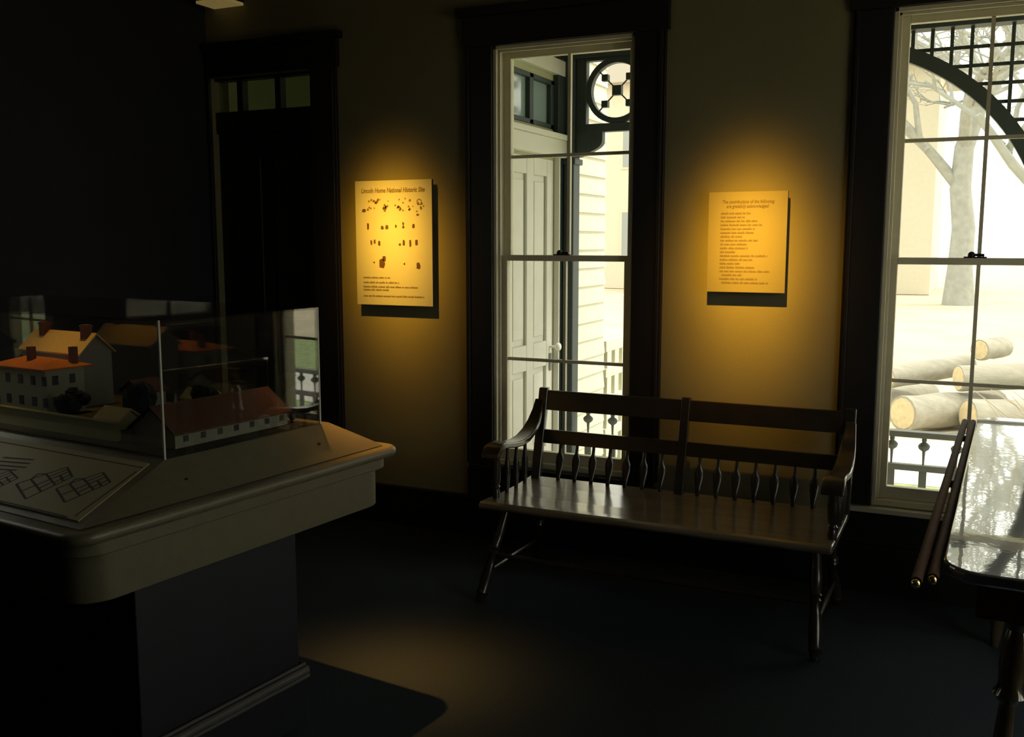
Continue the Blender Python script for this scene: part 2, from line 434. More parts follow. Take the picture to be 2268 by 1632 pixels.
# hall ceiling lamp that lights the transom from behind
hl = thing('hall_lamp', (-3.2, 5.6, 3.2), 'small hall lamp seen only as glow through the transom', 'lamp')
obj('lamp_globe', MB().ball((-3.2, 5.6, 2.99), .09, 16, 10), 'lamp_glow', hl, smooth=True)
obj('lamp_stem', MB().tube([(-3.2, 5.6, 3.2), (-3.2, 5.6, 3.07)], [.05, .02]), 'lamp_black', hl, smooth=True)
ld = bpy.data.lights.new('hall_bulb', 'POINT'); ld.energy = 0.7; ld.color = (.92, 1, .66); ld.shadow_soft_size = .1
lo = bpy.data.objects.new('hall_bulb', ld); link(lo, hl); lo.location = (0, 0, -.42)

# ------------------------------------------------------------------ porch
PY = 6.30
obj('porch_floor', MB().box(XW, 3.2, YX, PY + .12, -.30, -.12), 'porch_floor', kind='structure', label='pale porch floor outside the windows')
obj('porch_ceiling', MB().box(XW, 3.2, YX, PY + .35, 2.97, 3.12), 'porch_ceiling', kind='structure', label='tan porch ceiling outside the windows')
obj('porch_beam', MB().box(XW, 3.2, PY - .06, PY + .06, 2.815, 2.97).box(XW, 3.2, PY + .06, PY + .10, 2.90, 2.97), 'porch_dark', kind='structure', label='dark beam along the porch edge')
CXA, CZA, RO, RI = -0.90, 1.50, 1.315, 1.235     # arch
XA = CXA + RO + .07
XB = -1.36
def post(x0, x1, label):
    p = thing('porch_post', ((x0 + x1) / 2, PY, -.12), label, 'post', group='porch posts')
    obj('shaft', MB().box(x0, x1, PY - .06, PY + .06, .0, 2.815), 'porch_dark', p, bevel=.01)
    obj('plinth', MB().box(x0 - .02, x1 + .02, PY - .08, PY + .08, -.12, .0), 'porch_dark', p, bevel=.006)
    obj('cap_moulding', MB().box(x0 - .015, x1 + .015, PY - .075, PY + .075, 2.12, 2.16), 'porch_dark', p, bevel=.006)
post(-2.577, -2.500, 'slim dark porch post beside the pilaster')
post(XA - .0, XA + .13, 'dark porch post at the right foot of the arch')
post(XB - .06, XB + .06, 'dark porch post between the two windows')
# pierced spandrel with ring
sp = thing('spandrel_panel', (-2.21, PY, 2.33), 'dark pierced porch spandrel with ring and five small squares', 'bracket')
PX0, PX1 = -2.498, -1.913
fr = MB().box(PX0, PX0 + .072, PY - .03, PY + .03, 2.33, 2.815).box(PX1 - .072, PX1, PY - .03, PY + .03, 2.33, 2.815)
fr.box(PX0 + .072, PX1 - .072, PY - .03, PY + .03, 2.33, 2.385).box(PX0 + .072, PX1 - .072, PY - .03, PY + .03, 2.795, 2.815)
obj('frame', fr, 'porch_dark', sp, bevel=.003)
cr, cz = -2.214, 2.597
r1, r2, n = .215, .178, 40
ring = MB()
for k in range(n):
    a0, a1 = 2 * PI * k / n, 2 * PI * (k + 1) / n
    vs = [(cr + r * math.cos(a), yy, cz + r * math.sin(a)) for yy in (PY - .025, PY + .025) for r in (r1, r2) for a in (a0, a1)]
    ring.add(vs, [(0, 1, 3, 2), (4, 6, 7, 5), (0, 4, 5, 1), (2, 3, 7, 6)])
obj('ring', ring, 'porch_dark', sp, smooth=False)
for dx, dz, hs in ((0, 0, .032), (-.085, .085, .022), (.085, .085, .022), (-.085, -.085, .022), (.085, -.085, .022)):
    obj('square_boss', MB().box(cr + dx - hs, cr + dx + hs, PY - .022, PY + .022, cz + dz - hs, cz + dz + hs), 'porch_dark', sp, bevel=.003)
for sx in (-1, 1): obj('cross_rod', MB().tube([(cr - sx * .13, PY, cz - .13), (cr + sx * .13, PY, cz + .13)], .005, 6), 'porch_dark', sp)
for sx, bx in ((1, PX0), (-1, PX1)):
    poly = [(0, 0), (0, -.16)] + [(.025 + .165 * math.sin(a), -.16 + .125 * (1 - math.cos(a)) + .015 * math.sin(3 * a)) for a in [i * PI / 2 / 8 for i in range(9)]] + [(.19, 0)]
    obj('scroll_bracket', MB().prism([(bx + sx * p, 2.33 + q) for p, q in poly], lambda p, q, t: (p, t, q), PY - .028, PY + .028), 'porch_dark', sp)
# arch with lattice
ar = thing('porch_arch', (CXA, PY, 2.0), 'dark curved porch arch with square lattice above', 'arch')
n = 30; ab = MB()
for k in range(n):
    a0, a1 = PI / 2 * k / n, PI / 2 * (k + 1) / n
    vs = [(CXA + r * math.cos(a), yy, CZA + r * math.sin(a)) for yy in (PY - .03, PY + .03) for r in (RO, RI) for a in (a0, a1)]
    ab.add(vs, [(0, 1, 3, 2), (4, 6, 7, 5), (0, 4, 5, 1), (2, 3, 7, 6)])
obj('arch_board', ab, 'porch_dark', ar)
x = -0.296
vx = []
for k in range(-14, 8):
    xx = -0.296 + k * .1045
    if not (CXA < xx < XA - .02): continue
    dx = xx - CXA
    zt = CZA + math.sqrt(max(0, RO ** 2 - dx ** 2)) if abs(dx) < RO else CZA
    if zt > 2.79: continue
    obj('lattice_strip', MB().box(xx - .010, xx + .010, PY - .012, PY - .002, zt - .01, 2.815), 'porch_dark', ar)
for k in range(12):
    zz = 2.702 - k * .1045
    if zz < CZA: break
    dx = math.sqrt(max(0, RO ** 2 - (zz - CZA) ** 2))
    for a, b in ((CXA + dx - .01, XA),):
        if b - a > .04: obj('lattice_strip', MB().box(a, b, PY + .002, PY + .012, zz - .010, zz + .010), 'porch_dark', ar)
# railing
RX0, RX1 = -2.515, 3.15
rl = thing('porch_railing', ((RX0 + RX1) / 2, PY, -.12), 'low grey porch railing with urn-shaped drops and flat pickets', 'railing')
for nm, zz0, zz1, hw in (('top_rail', .420, .456, .035), ('middle_rail', .212, .250, .025), ('bottom_rail', -.03, .01, .025)):
    for a, b in ((-2.498, XB - .062), (XB + .062, XA - .002), (XA + .132, RX1)):
        obj(nm, MB().box(a, b, PY - hw, PY + hw, zz0, zz1), 'porch_rail', rl, bevel=.004)
urn = pick = None
prof = [(0.250, .006), (.300, .008), (.335, .010), (.350, .030), (.368, .036), (.380, .028), (.392, .012), (.405, .016), (.420, .012)]
k = 0
x = -0.402 - .1815 * 11
while x < RX1 - .1:
    if x > RX0 + .09 and not any(abs(x - p) < .11 for p in (XA + .065, XB)):
        if urn is None:
            urn = obj('urn_baluster', MB().tube([(x, PY, z) for z, _ in prof], [r for _, r in prof], 10), 'porch_rail', rl, smooth=True)
            pick = obj('picket', MB().box(x - .022, x + .022, PY - .010, PY + .010, .010, .212), 'porch_rail', rl)
            xo = x
        else:
            for s in (urn, pick):
                c = s.copy(); COL.objects.link(c); c.location.x = s.location.x + x - xo
    x += .1815
# white slatted rail beyond the clapboard corner
wr = thing('garden_rail', (XW, 7.9, -.5), 'white garden rail with dark square openings beyond the clapboards', 'railing')
for zz, hh in ((.80, .06), (.585, .05), (.36, .05), (.10, .05)): obj('rail', MB().box(XW - .02, XW + .02, 7.16, 9.4, zz - hh, zz + hh * .4), 'clapboard', wr)
for k in range(13):
    yy = 7.20 + k * .18
    obj('slat', MB().box(XW - .015, XW + .015, yy, yy + .075, -.5, .80), 'clapboard', wr)

# ------------------------------------------------------------------ grounds outside
G = -.5
obj('ground', MB().box(-90, 90, -60, 140, G - .2, G - .02), 'dry_ground', kind='structure', label='pale sunlit dry ground outside')
obj('lawn', MB().box(-30, 40, 6.55, 8.9, G - .02, G + .01), 'grass', kind='structure', label='green grass strip by the porch')
obj('garden_path', MB().box(-30, 40, 8.9, 11.0, G - .02, G + .015), 'path', kind='structure', label='pale path beyond the porch lawn')
obj('lawn_strip', MB().box(2.2, 40, 11.0, 14.5, G - .02, G + .01), 'grass', kind='structure', label='green lawn beyond the path')

def log(a, b, r, label, mi=None):
    a, b = Vector(a), Vector(b); d_ = (b - a).normalized()
    t = thing('log', ((a + b) / 2) * 1.0, label, 'log', group='cut logs on the ground')
    pts = [a.lerp(b, i / 6) for i in range(7)]
    obj('bark', MB().tube(pts, [r * random.uniform(.95, 1.05) for _ in pts], 14), 'log_bark', t, smooth=True)
    for p, s in ((a, -1), (b, 1)):
        obj('cut_end', MB().tube([p, p + d_ * .012 * s], [r * .9, r * .88], 14), 'cut_wood', t)
LY = 11.6
log((-.64, LY - .1, G + .20), (.30, LY + .95, G + .19), .195, 'thick log with pale cut end facing the house, front of pile')
log((.02, LY + .02, G + .20), (1.25, LY + .75, G + .20), .185, 'long grey log beside the front log')
log((-1.05, LY + .55, G + .17), (-.45, LY + 1.60, G + .18), .16, 'leaning log at the back left of the pile')
log((-.86, LY + .62, G + .50), (.00, LY + 1.35, G + .62), .13, 'slanting log on top of the pile at left')
log((-.10, LY + .42, G + .56), (.92, LY + .90, G + .60), .15, 'upper log lying across the pile')
log((.10, LY + .75, G + .86), (.36, LY + 1.10, G + .88), .12, 'small topmost log on the pile')
# brush
br = thing('brush_heap', (.75, LY - .95, G), 'heap of pale twigs beside the logs', 'brush')
tw = MB()
for k in range(70):
    a = Vector((.75 + random.uniform(-.3, .5), LY - .95 + random.uniform(-.15, .15), G + random.uniform(.02, .25)))
    dv = Vector((random.uniform(-.6, .6), random.uniform(-.3, .3), random.uniform(.05, .5)))
    tw.tube([a, a + dv * .5 + Vector((0, 0, random.uniform(-.03, .06))), a + dv], [.009, .007, .003], 5)
obj('twigs', tw, 'twig', br, kind='stuff')

def tree(x, y, hgt, r, label, seed, depth=5, spread=.55):
    rnd = random.Random(seed)
    t = thing('bare_tree', (x, y, G), label, 'tree', group='bare trees outside')
    tk = MB(); bm_ = MB()
    base = Vector((x, y, G - .05))
    pts = [base + Vector((rnd.uniform(-.05, .05) * i, rnd.uniform(-.05, .05) * i, hgt * .5 * i / 5)) for i in range(6)]
    tk.tube(pts, [r * (1.25 if i == 0 else 1) * (1 - .07 * i) for i in range(6)], 12)
    def grow(p, d_, ln, rad, dep):
        mid = p + d_ * ln * .5 + Vector((rnd.uniform(-1, 1), rnd.uniform(-1, 1), rnd.uniform(-.3, .6))) * ln * .09
        end = p + d_ * ln
        bm_.tube([p, mid, end], [rad, rad * .8, rad * .6], 6 if dep > 2 else 4)
        if dep == 0: return
        for _ in range(3 if dep > 1 else 2):
            v = Vector((rnd.uniform(-1, 1), rnd.uniform(-1, 1), rnd.uniform(-.35, .9))).normalized()
            nd = (d_ * (1 - spread) + v * spread).normalized()
            grow(p.lerp(end, rnd.uniform(.55, 1)), nd, ln * rnd.uniform(.6, .82), rad * .58, dep - 1)
    for k in range(5):
        a = 2 * PI * k / 5 + rnd.uniform(-.4, .4)
        p = pts[3 + k % 3] if k else pts[-1]
        grow(p, Vector((math.cos(a) * .75, math.sin(a) * .75, .75 if k else 1.4)).normalized(), hgt * .24, r * .5, depth)
    obj('trunk', tk, 'bark', t, smooth=True); obj('branches', bm_, 'bark', t, smooth=True)
tree(-.45, 36.0, 13, .42, 'tall pale bare tree with thick straight trunk beyond the logs', 3)
tree(1.25, 19.0, 9, .20, 'bare tree at the far right of the yard', 11, depth=6)
tree(9.5, 24.0, 11, .30, 'bare spreading tree beyond the right porch post', 5)
# far house
fh = thing('far_house', (-9, 44, G), 'large cream house far across the yard', 'house')
obj('walls', MB().box(-16, -1.6, 42, 50, G, 8.5), 'far_house', fh)
obj('roof', MB().prism([(-16.6, 8.5), (-1.0, 8.5), (-8.8, 12.2)], lambda p, q, t: (p, t, q), 41.4, 50.6), 'far_roof', fh)
for xx in (-14, -10.6, -7.2, -3.8):
    for zz in (.9, 4.8): 
        wo = obj('window', MB().box(xx - .55, xx + .55, 41.95, 42, zz, zz + 2.1), 'far_house', fh)
        obj('pane', MB().box(xx - .45, xx + .45, 41.93, 41.95, zz + .1, zz + 2.0), 'far_window', wo)
for k, (x, y, r, lab) in enumerate(((-4.2, 37, 1.3, 'round pale shrub left of the thick tree trunk'), (-6.6, 38, 1.1, 'smaller pale shrub in front of the cream house'), (3.3, 38, 1.2, 'low pale shrub right of the thick tree trunk'))):
    t = thing('shrub', (x, y, G), lab, 'shrub')
    sm = MB()
    for q in range(9):
        a = random.uniform(0, 2 * PI); rr = random.uniform(0, .6) * r
        sm.ball((x + rr * math.cos(a), y + rr * math.sin(a), G + r * random.uniform(.3, .7)), r * random.uniform(.35, .55), 10, 7, (1, 1, .9), 0, .12)
    obj('foliage', sm, 'shrub', t)
    obj('stem', MB().tube([(x, y, G - .02), (x, y, G + r * .4)], [.08, .05], 8), 'bark', t)

# ------------------------------------------------------------------ posters
YP = YW - .008
def poster(name, x0, x1, z0, z1, off, th, face, label):
    p = thing(name, ((x0 + x1) / 2, YW - off - th / 2, z0), label, 'poster')
    b = obj('board', MB().box(x0, x1, YW - off - th, YW - off, z0, z1), ['poster_side'], p)
    obj('printed_face', MB().box(x0, x1, YW - off - th - .0012, YW - off - th, z0, z1), face, p)
    for zz in (z0 + .1, z1 - .1): obj('standoff', MB().box(x0 + .1, x1 - .1, YW - off, YW, zz - .015, zz + .015), 'poster_side', p)
    return p, YW - off - th - .0015
def textline(name, words, x, z, hgt, yf, m, parent):
    """line of print too small to read: letter-high strokes grouped into words"""
    mb = MB(); cx_ = x
    for wl_ in words:
        end = cx_ + wl_
        mb.box(cx_, end, yf - .0004, yf, z + hgt * .05, z + hgt * .22)
        mb.box(cx_, end, yf - .0004, yf, z + hgt * .45, z + hgt * .62)
        q = cx_
        while q < end - hgt * .2:
            up_ = random.random() < .3
            mb.box(q, q + hgt * .22, yf - .0005, yf, z, z + hgt * (1.0 if up_ else .66))
            q += hgt * random.uniform(.4, .62)
        cx_ = end + hgt * .45
    return obj(name, mb, m, parent)
def words(total, hgt, rnd):
    out = []; used = 0
    while used < total:
        wl_ = hgt * rnd.uniform(1.2, 4.6); wl_ = min(wl_, total - used)
        if wl_ > hgt * .5: out.append(wl_)
        used += wl_ + hgt * .45
    return out
rnd = random.Random(4)
# poster by the door, many small brown pictures
X0, X1, Z0, Z1 = -3.125, -2.637, 1.252, 1.930
P1, yf = poster('site_map_poster', X0, X1, Z0, Z1, .026, .016, 'poster_face', 'pale yellow spotlit poster with small brown pictures beside the door')
pw, ph = X1 - X0, Z1 - Z0
def pp(u, v): return X0 + u * pw, Z1 - v * ph
x, z = pp(.08, .095)
lettering('title_lettering', 'Lincoln Home National Historic Site', .036, (x, yf, z), 'poster_ink', P1, shear=.25, width=pw * .83, bold=.0006)
def blob(u, v, wu, hv, name='picture'):
    x, z = pp(u, v); a, b = wu * pw / 2, hv * ph / 2
    n = 10; poly = []
    for k in range(n):
        t = 2 * PI * k / n; q = rnd.uniform(.8, 1.12)
        c, s_ = math.cos(t), math.sin(t)
        c = math.copysign(abs(c) ** .6, c); s_ = math.copysign(abs(s_) ** .6, s_)
        poly.append((x + a * c * q, z + b * s_ * q))
    obj(name, MB().prism(poly, lambda p, q, t: (p, t, q), yf - .0004, yf), 'poster_mark', P1)
marks = [(.115, .235, .055, .028), (.82, .275, .035, .016), (.165, .365, .030, .052), (.355, .375, .040, .028), (.415, .372, .042, .038), (.535, .365, .024, .026),
         (.630, .345, .024, .026), (.632, .370, .030, .022), (.765, .365, .036, .034), (.205, .495, .028, .040), (.250, .488, .030, .036), (.312, .500, .034, .040),
         (.585, .510, .030, .022), (.635, .495, .034, .046), (.718, .500, .028, .054), (.800, .495, .036, .046), (.820, .680, .052, .050),
         (.375, .625, .050, .045), (.345, .665, .075, .075), (.238, .655, .020, .016), (.640, .665, .022, .018)]
for m_ in marks: blob(*m_)
for k in range(46):     # pale scattered pictures of the upper band
    u = rnd.choice([rnd.uniform(.16, .44), rnd.uniform(.50, .90)]); v = rnd.uniform(.145, .25)
    x, z = pp(u, v); s_ = rnd.uniform(.004, .009)
    obj('small_picture', MB().prism([(x - s_, z - s_ * .6), (x + s_ * .5, z - s_ * .9), (x + s_, z + s_ * .4), (x - s_ * .3, z + s_)], lambda p, q, t: (p, t, q), yf - .0003, yf), 'poster_ink', P1)
x, z = pp(.84, .175); rg = MB(); n = 20
for k in range(n):
    a0, a1 = 2 * PI * k / n, 2 * PI * (k + 1) / n
    rg.add([(x + r * math.cos(a), yf - .0004, z + r * math.sin(a)) for r in (.016, .012) for a in (a0, a1)], [(0, 1, 3, 2)])
obj('ring_picture', rg, 'poster_mark', P1)
for v, tot in ((.785, .36), (.825, .48), (.860, .74), (.885, .36), (.935, .80)):
    x, z = pp(.09, v); textline('print_line', words(tot * pw, .011, rnd), x, z, .011, yf, 'poster_ink', P1)
# poster between the windows, a list of names
X0, X1, Z0, Z1 = -1.142, -0.782, 1.366, 1.828
P2, yf = poster('acknowledgement_poster', X0, X1, Z0, Z1, .028, .016, 'poster_face_tan', 'tan spotlit text poster between the two windows')
pw, ph = X1 - X0, Z1 - Z0
x, z = pp(.50, .112); lettering('heading_lettering', 'The contributions of the following', .0215, (x, yf, z), 'poster_ink_tan', P2, 'CENTER', .22, pw * .66, bold=.0003)
x, z = pp(.50, .157); lettering('heading_lettering', 'are gratefully acknowledged:', .0215, (x, yf, z), 'poster_ink_tan', P2, 'CENTER', .22, pw * .54, bold=.0003)
for k, tot in enumerate((.38, .31, .47, .53, .44, .44, .28, .49, .35, .36, .21, .61, .43, .26, .47, .66, .26, .49, .60)):
    x, z = pp(.16 + (.03 if k in (16, 18) else 0), .222 + k * .0385); textline('print_line', words(tot * pw, .0105, rnd), x, z, .0105, yf, 'poster_ink_tan', P2)

# ------------------------------------------------------------------ spotlights on the ceiling (real fittings with their lamps)
def spot(loc, aim, watts, cone, col, label, blend=.7, size=.02, core=60):
    loc, aim = Vector(loc), Vector(aim)
    t = thing('ceiling_spotlight', (loc.x, loc.y, ZC), label, 'spotlight', group='ceiling spotlights')
    dv = (aim - loc).normalized()
    obj('stem', MB().tube([(loc.x, loc.y, ZC), loc - dv * .07], .008, 8), 'lamp_black', t, smooth=True)
    obj('canopy', MB().tube([(loc.x, loc.y, ZC), (loc.x, loc.y, ZC - .02)], .045, 16), 'lamp_black', t, smooth=True)
    sh = MB(); a = loc - dv * .10; b = loc + dv * .035
    sh.tube([a, a + dv * .02, b], [.025, .042, .048], 18, cap=False)
    obj('lamp_shade', sh, 'lamp_black', t, smooth=True)
    ld = bpy.data.lights.new('spot_bulb', 'SPOT'); ld.energy = watts; ld.color = col; ld.spot_size = math.radians(cone); ld.spot_blend = blend; ld.shadow_soft_size = size
    # reflector lamp: bright core with a soft spill around it
    ld.use_nodes = True; nt = ld.node_tree; em = nt.nodes['Emission']
    tc = nt.nodes.new('ShaderNodeTexCoord'); sx = nt.nodes.new('ShaderNodeSeparateXYZ'); ab_ = nt.nodes.new('ShaderNodeMath'); pw_ = nt.nodes.new('ShaderNodeMath')
    ab_.operation = 'ABSOLUTE'; pw_.operation = 'POWER'; pw_.inputs[1].default_value = core
    nt.links.new(tc.outputs['Normal'], sx.inputs[0]); nt.links.new(sx.outputs[2], ab_.inputs[0]); nt.links.new(ab_.outputs[0], pw_.inputs[0]); nt.links.new(pw_.outputs[0], em.inputs['Strength'])
    o = bpy.data.objects.new('spot_bulb', ld); link(o, t)
    o.location = wm(t).inverted() @ (loc + dv * .02); o.rotation_euler = dv.to_track_quat('-Z', 'Y').to_euler()
WARM = (1.0, .50, .040)
spot((-2.99, 3.42, 3.10), (-2.88, 4.6, 1.52), 720, 56, WARM, 'black ceiling spotlight aimed at the picture poster', core=120)
spot((-.90, 3.40, 3.10), (-.955, 4.6, 1.47), 960, 56, WARM, 'black ceiling spotlight aimed at the text poster', core=120)
spot((-2.58, 3.27, 3.10), (-1.86, 2.92, 0.0), 480, 34, (1.0, .44, .08), 'black ceiling spotlight above the far corner of the display case', core=150)
spot((-3.30, 2.85, 3.10), (-3.24, 2.62, 1.0), 130, 34, (1.0, .50, .08), 'black ceiling spotlight above the left of the display case', core=110)

# small amber-lit box light high on the wall above the transom
bl = thing('box_light', (-4.0, 4.56, 2.95), 'small box light with amber lower edge above the transom door', 'light')
obj('housing', MB().box(-4.118, -3.892, 4.44, 4.60, 2.965, 3.12), 'shutter_green', bl, bevel=.006)
obj('lens', MB().box(-4.113, -3.897, 4.445, 4.595, 2.950, 2.965), 'lamp_glow', bl)

# ------------------------------------------------------------------ display case
TH6 = -math.radians(6)
CS = 1.0                      # size of the case drawing in metres per unit
CP = (-2.16, 2.125)
CZ = 0.0
DC = thing('display_case', (*CP, CZ), 'olive display case with sloping ledge and dark pedestal', 'display case', rotz=TH6, size=CS)
FL = -CZ / CS
L = dict(parent=DC, local=True)
RL = -1.82     # left end in case coordinates (r to the right, f away from the viewer)
def rect(r0, r1, f0, f1): return [(r0, f0), (r1, f0), (r1, f1), (r0, f1)]
def rrect(r0, r1, f0, f1, rad, seg=10):
    out = []
    for cx_, cy_, a0 in ((r1 - rad, f1 - rad, 0), (r0 + rad, f1 - rad, PI / 2), (r0 + rad, f0 + rad, PI), (r1 - rad, f0 + rad, 1.5 * PI)):
        for k in range(seg + 1):
            a = a0 + PI / 2 * k / seg; out.append((cx_ + rad * math.cos(a), cy_ + rad * math.sin(a)))
    return out
up3 = lambda p, q, t: (p, q, t)
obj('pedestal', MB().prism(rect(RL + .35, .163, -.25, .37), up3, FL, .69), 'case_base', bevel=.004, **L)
sk = MB()
def frame_ring(mb, o_, z0, z1):
    mb.prism(rect(RL + .35 - o_, .163 + o_, -.25 - o_, .37 + o_), up3, z0, z1)
frame_ring(sk, .016, FL, .160)
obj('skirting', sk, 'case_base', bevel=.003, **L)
n = 10
for zc, rr, off in ((.183, .015, .016), (.164, .007, .020), (.205, .006, .012)):
    o_ = off
    c = [(RL + .35 - o_, -.25 - o_), (.163 + o_, -.25 - o_), (.163 + o_, .37 + o_), (RL + .35 - o_, .37 + o_)]
    b = MB()
    for i in range(4):
        a_, b_ = c[i], c[(i + 1) % 4]
        b.tube([(*a_, zc), (*b_, zc)], rr, 14)
    obj('skirting_bead', b, 'case_skirting', smooth=True, **L)
obj('apron', MB().prism(rrect(RL + .04, .20, -.43, .80, .10), up3, .668, .80), 'case_paint', smooth=True, bevel=.003, **L)
obj('frieze', MB().prism(rrect(RL + .022, .218, -.45, .82, .09), up3, .80, .838), 'case_paint', smooth=True, bevel=.004, **L)
obj('ledge', MB().prism(rrect(RL, .24, -.47, .85, .07), up3, .838, .872), 'case_paint', smooth=True, bevel=.014, **L)
# sloping surround
bo = rect(RL + .05, .19, -.42, .80); to = rect(RL + .25, .0, .0, .72)
zb_, zt_ = .874, .952
sl = MB()
sl.add([(*p, zb_) for p in bo] + [(*p, zt_) for p in to], [(0, 1, 5, 4), (1, 2, 6, 5), (2, 3, 7, 6), (3, 0, 4, 7), (4, 5, 6, 7), (3, 2, 1, 0)])
obj('sloping_surround', sl, 'case_paint', bevel=.004, **L)
for r, f in ((.105, -.01), (.10, .56)):
    z = zt_ + (zb_ - zt_) * (r / .19)
    obj('screw', MB().ball((r, f, z + .001), .007, 10, 6, (1, 1, .5)), 'lamp_black', smooth=True, **L)
# plexiglass cover
PZ0, PZ1 = .952, 1.37
PL, PF = RL + .27, .68
t = .006
cov = thing('plexiglass_cover', (*CP, CZ + .952 * CS), 'clear plexiglass box over the model village', 'cover', rotz=TH6, size=CS)
WM[cov.name] = wm(DC)
def cpart(name, mb, m): 
    mb.v = [(x, y, z - .952) for x, y, z in mb.v]
    return obj(name, mb, m, parent=cov, local=True)
for r0, r1, f0, f1, z0, z1 in ((-t, 0, 0, PF, PZ0, PZ1 - t), (PL, PL + t, 0, PF, PZ0, PZ1 - t), (PL + t, -t, 0, t, PZ0, PZ1 - t), (PL + t, -t, PF - t, PF, PZ0, PZ1 - t), (PL, 0, 0, PF, PZ1 - t, PZ1)):
    cpart('acrylic_sheet', MB().box(r0, r1, f0, f1, z0, z1), 'plexi')
mat('plexi_edge', (0.55, 0.56, 0.48), 0.25)
for r, f in ((0, 0), (0, PF)):
    cpart('glued_edge', MB().box(r - .005, r + .001, f - .001 if f == 0 else f - .005, f + .005 if f == 0 else f + .001, PZ0, PZ1), 'plexi_edge')
# printed panel on the front slope
def fs(r, s, lift=.0): # s: 0 at top of the front slope, 1 at its foot
    return (r, -.42 * s, zt_ + (zb_ - zt_) * s + lift)
def hip(s): return .19 * s
pn = [(RL + .45, .10), (hip(.10) - .035, .10), (hip(.93) - .035, .93), (RL + .30, .93)]
GP = thing('graphic_panel', (*CP, CZ + .9 * CS), 'tan printed panel with line drawings of houses on the case slope', 'panel', rotz=TH6, size=CS)
WM[GP.name] = wm(DC)
def gpart(name, mb, m):
    mb.v = [(x, y, z - .9) for x, y, z in mb.v]
    return obj(name, mb, m, parent=GP, local=True)
gpart('printed_sheet', MB().prism(pn, lambda p, q, t: fs(p, q, t), .0005, .004), 'panel_paper')
def ink(lines, wdt, name):
    # lines in metres on the slope: r to the right, d down from its top edge
    mb = MB()
    for (a, b) in lines:
        A, B = Vector(a), Vector(b); dd = (B - A)
        nn = Vector((-dd.y, dd.x)).normalized() * wdt / 2
        mb.add([fs(p.x, p.y / .42, .0046) for p in (A + nn, B + nn, B - nn, A - nn)], [(0, 1, 2, 3)])
    return gpart(name, mb, 'ink')
def housedraw(bl, br, tr_, tl_):
    bl, br, tr_, tl_ = map(Vector, (bl, br, tr_, tl_))
    q = lambda u, v: bl.lerp(br, u).lerp(tl_.lerp(tr_, u), v)
    ls = [(bl, br), (br, tr_), (tr_, tl_), (tl_, bl)]
    ls += [(q(.32, 0), q(.28, 1)), (q(.62, 0), q(.58, 1)), (q(0, .5), q(1, .55)), (q(.3, .25), q(.62, .3)), (q(.6, .75), q(1, .78)), (q(.28, 1), q(.45, 1.2)), (q(.45, 1.2), q(.6, 1)), (q(.8, 0), q(.8, .55)), (q(.62, .2), q(1, .25))]
    return ls
ink(housedraw((-.150, .350), (-.165, .195), (-.255, .150), (-.290, .290)), .007, 'house_drawing')
ink(housedraw((-.010, .325), (-.005, .185), (-.100, .140), (-.130, .270)), .007, 'house_drawing')
ink(housedraw((-.310, .390), (-.330, .260), (-.420, .230), (-.440, .340)), .006, 'house_drawing')
ink([((RL + .5, .075), (-.005, .075)), ((.0, .10), (.105, .375)), ((.09, .385), (RL + .35, .385))], .006, 'border_rule')
for a, b, c in ((-.56, -.43, .165), (-.54, -.41, .19), (-.52, -.39, .215), (-.50, -.40, .24)):
    ink([((a, c), (b, c - .02))], .009, 'print_line')

# ---- the model village under the cover (case coordinates)
ZM = .955
mbz = obj('model_landscape', MB().box(PL + .02, -.015, .02, PF - .02, .9525, ZM), 'model_ground', label='dark landscaped ground of the model village under plexiglass', cat='model')
mbz.location = (*CP, CZ); mbz.rotation_euler = (0, 0, TH6); mbz.scale = (CS,) * 3
def mthing(name, r, f, label, cat):
    t = thing(name, tuple(wm(DC) @ Vector((r, f, ZM))), label, cat, rotz=TH6, size=CS)
    WM[t.name] = wm(DC)
    def part(n_, mb, m, parent=None, **kw):
        mb.v = [(x - r, y - f, z - ZM) for x, y, z in mb.v]
        return obj(n_, mb, m, parent=parent or t, local=True, **kw)
    return t, part
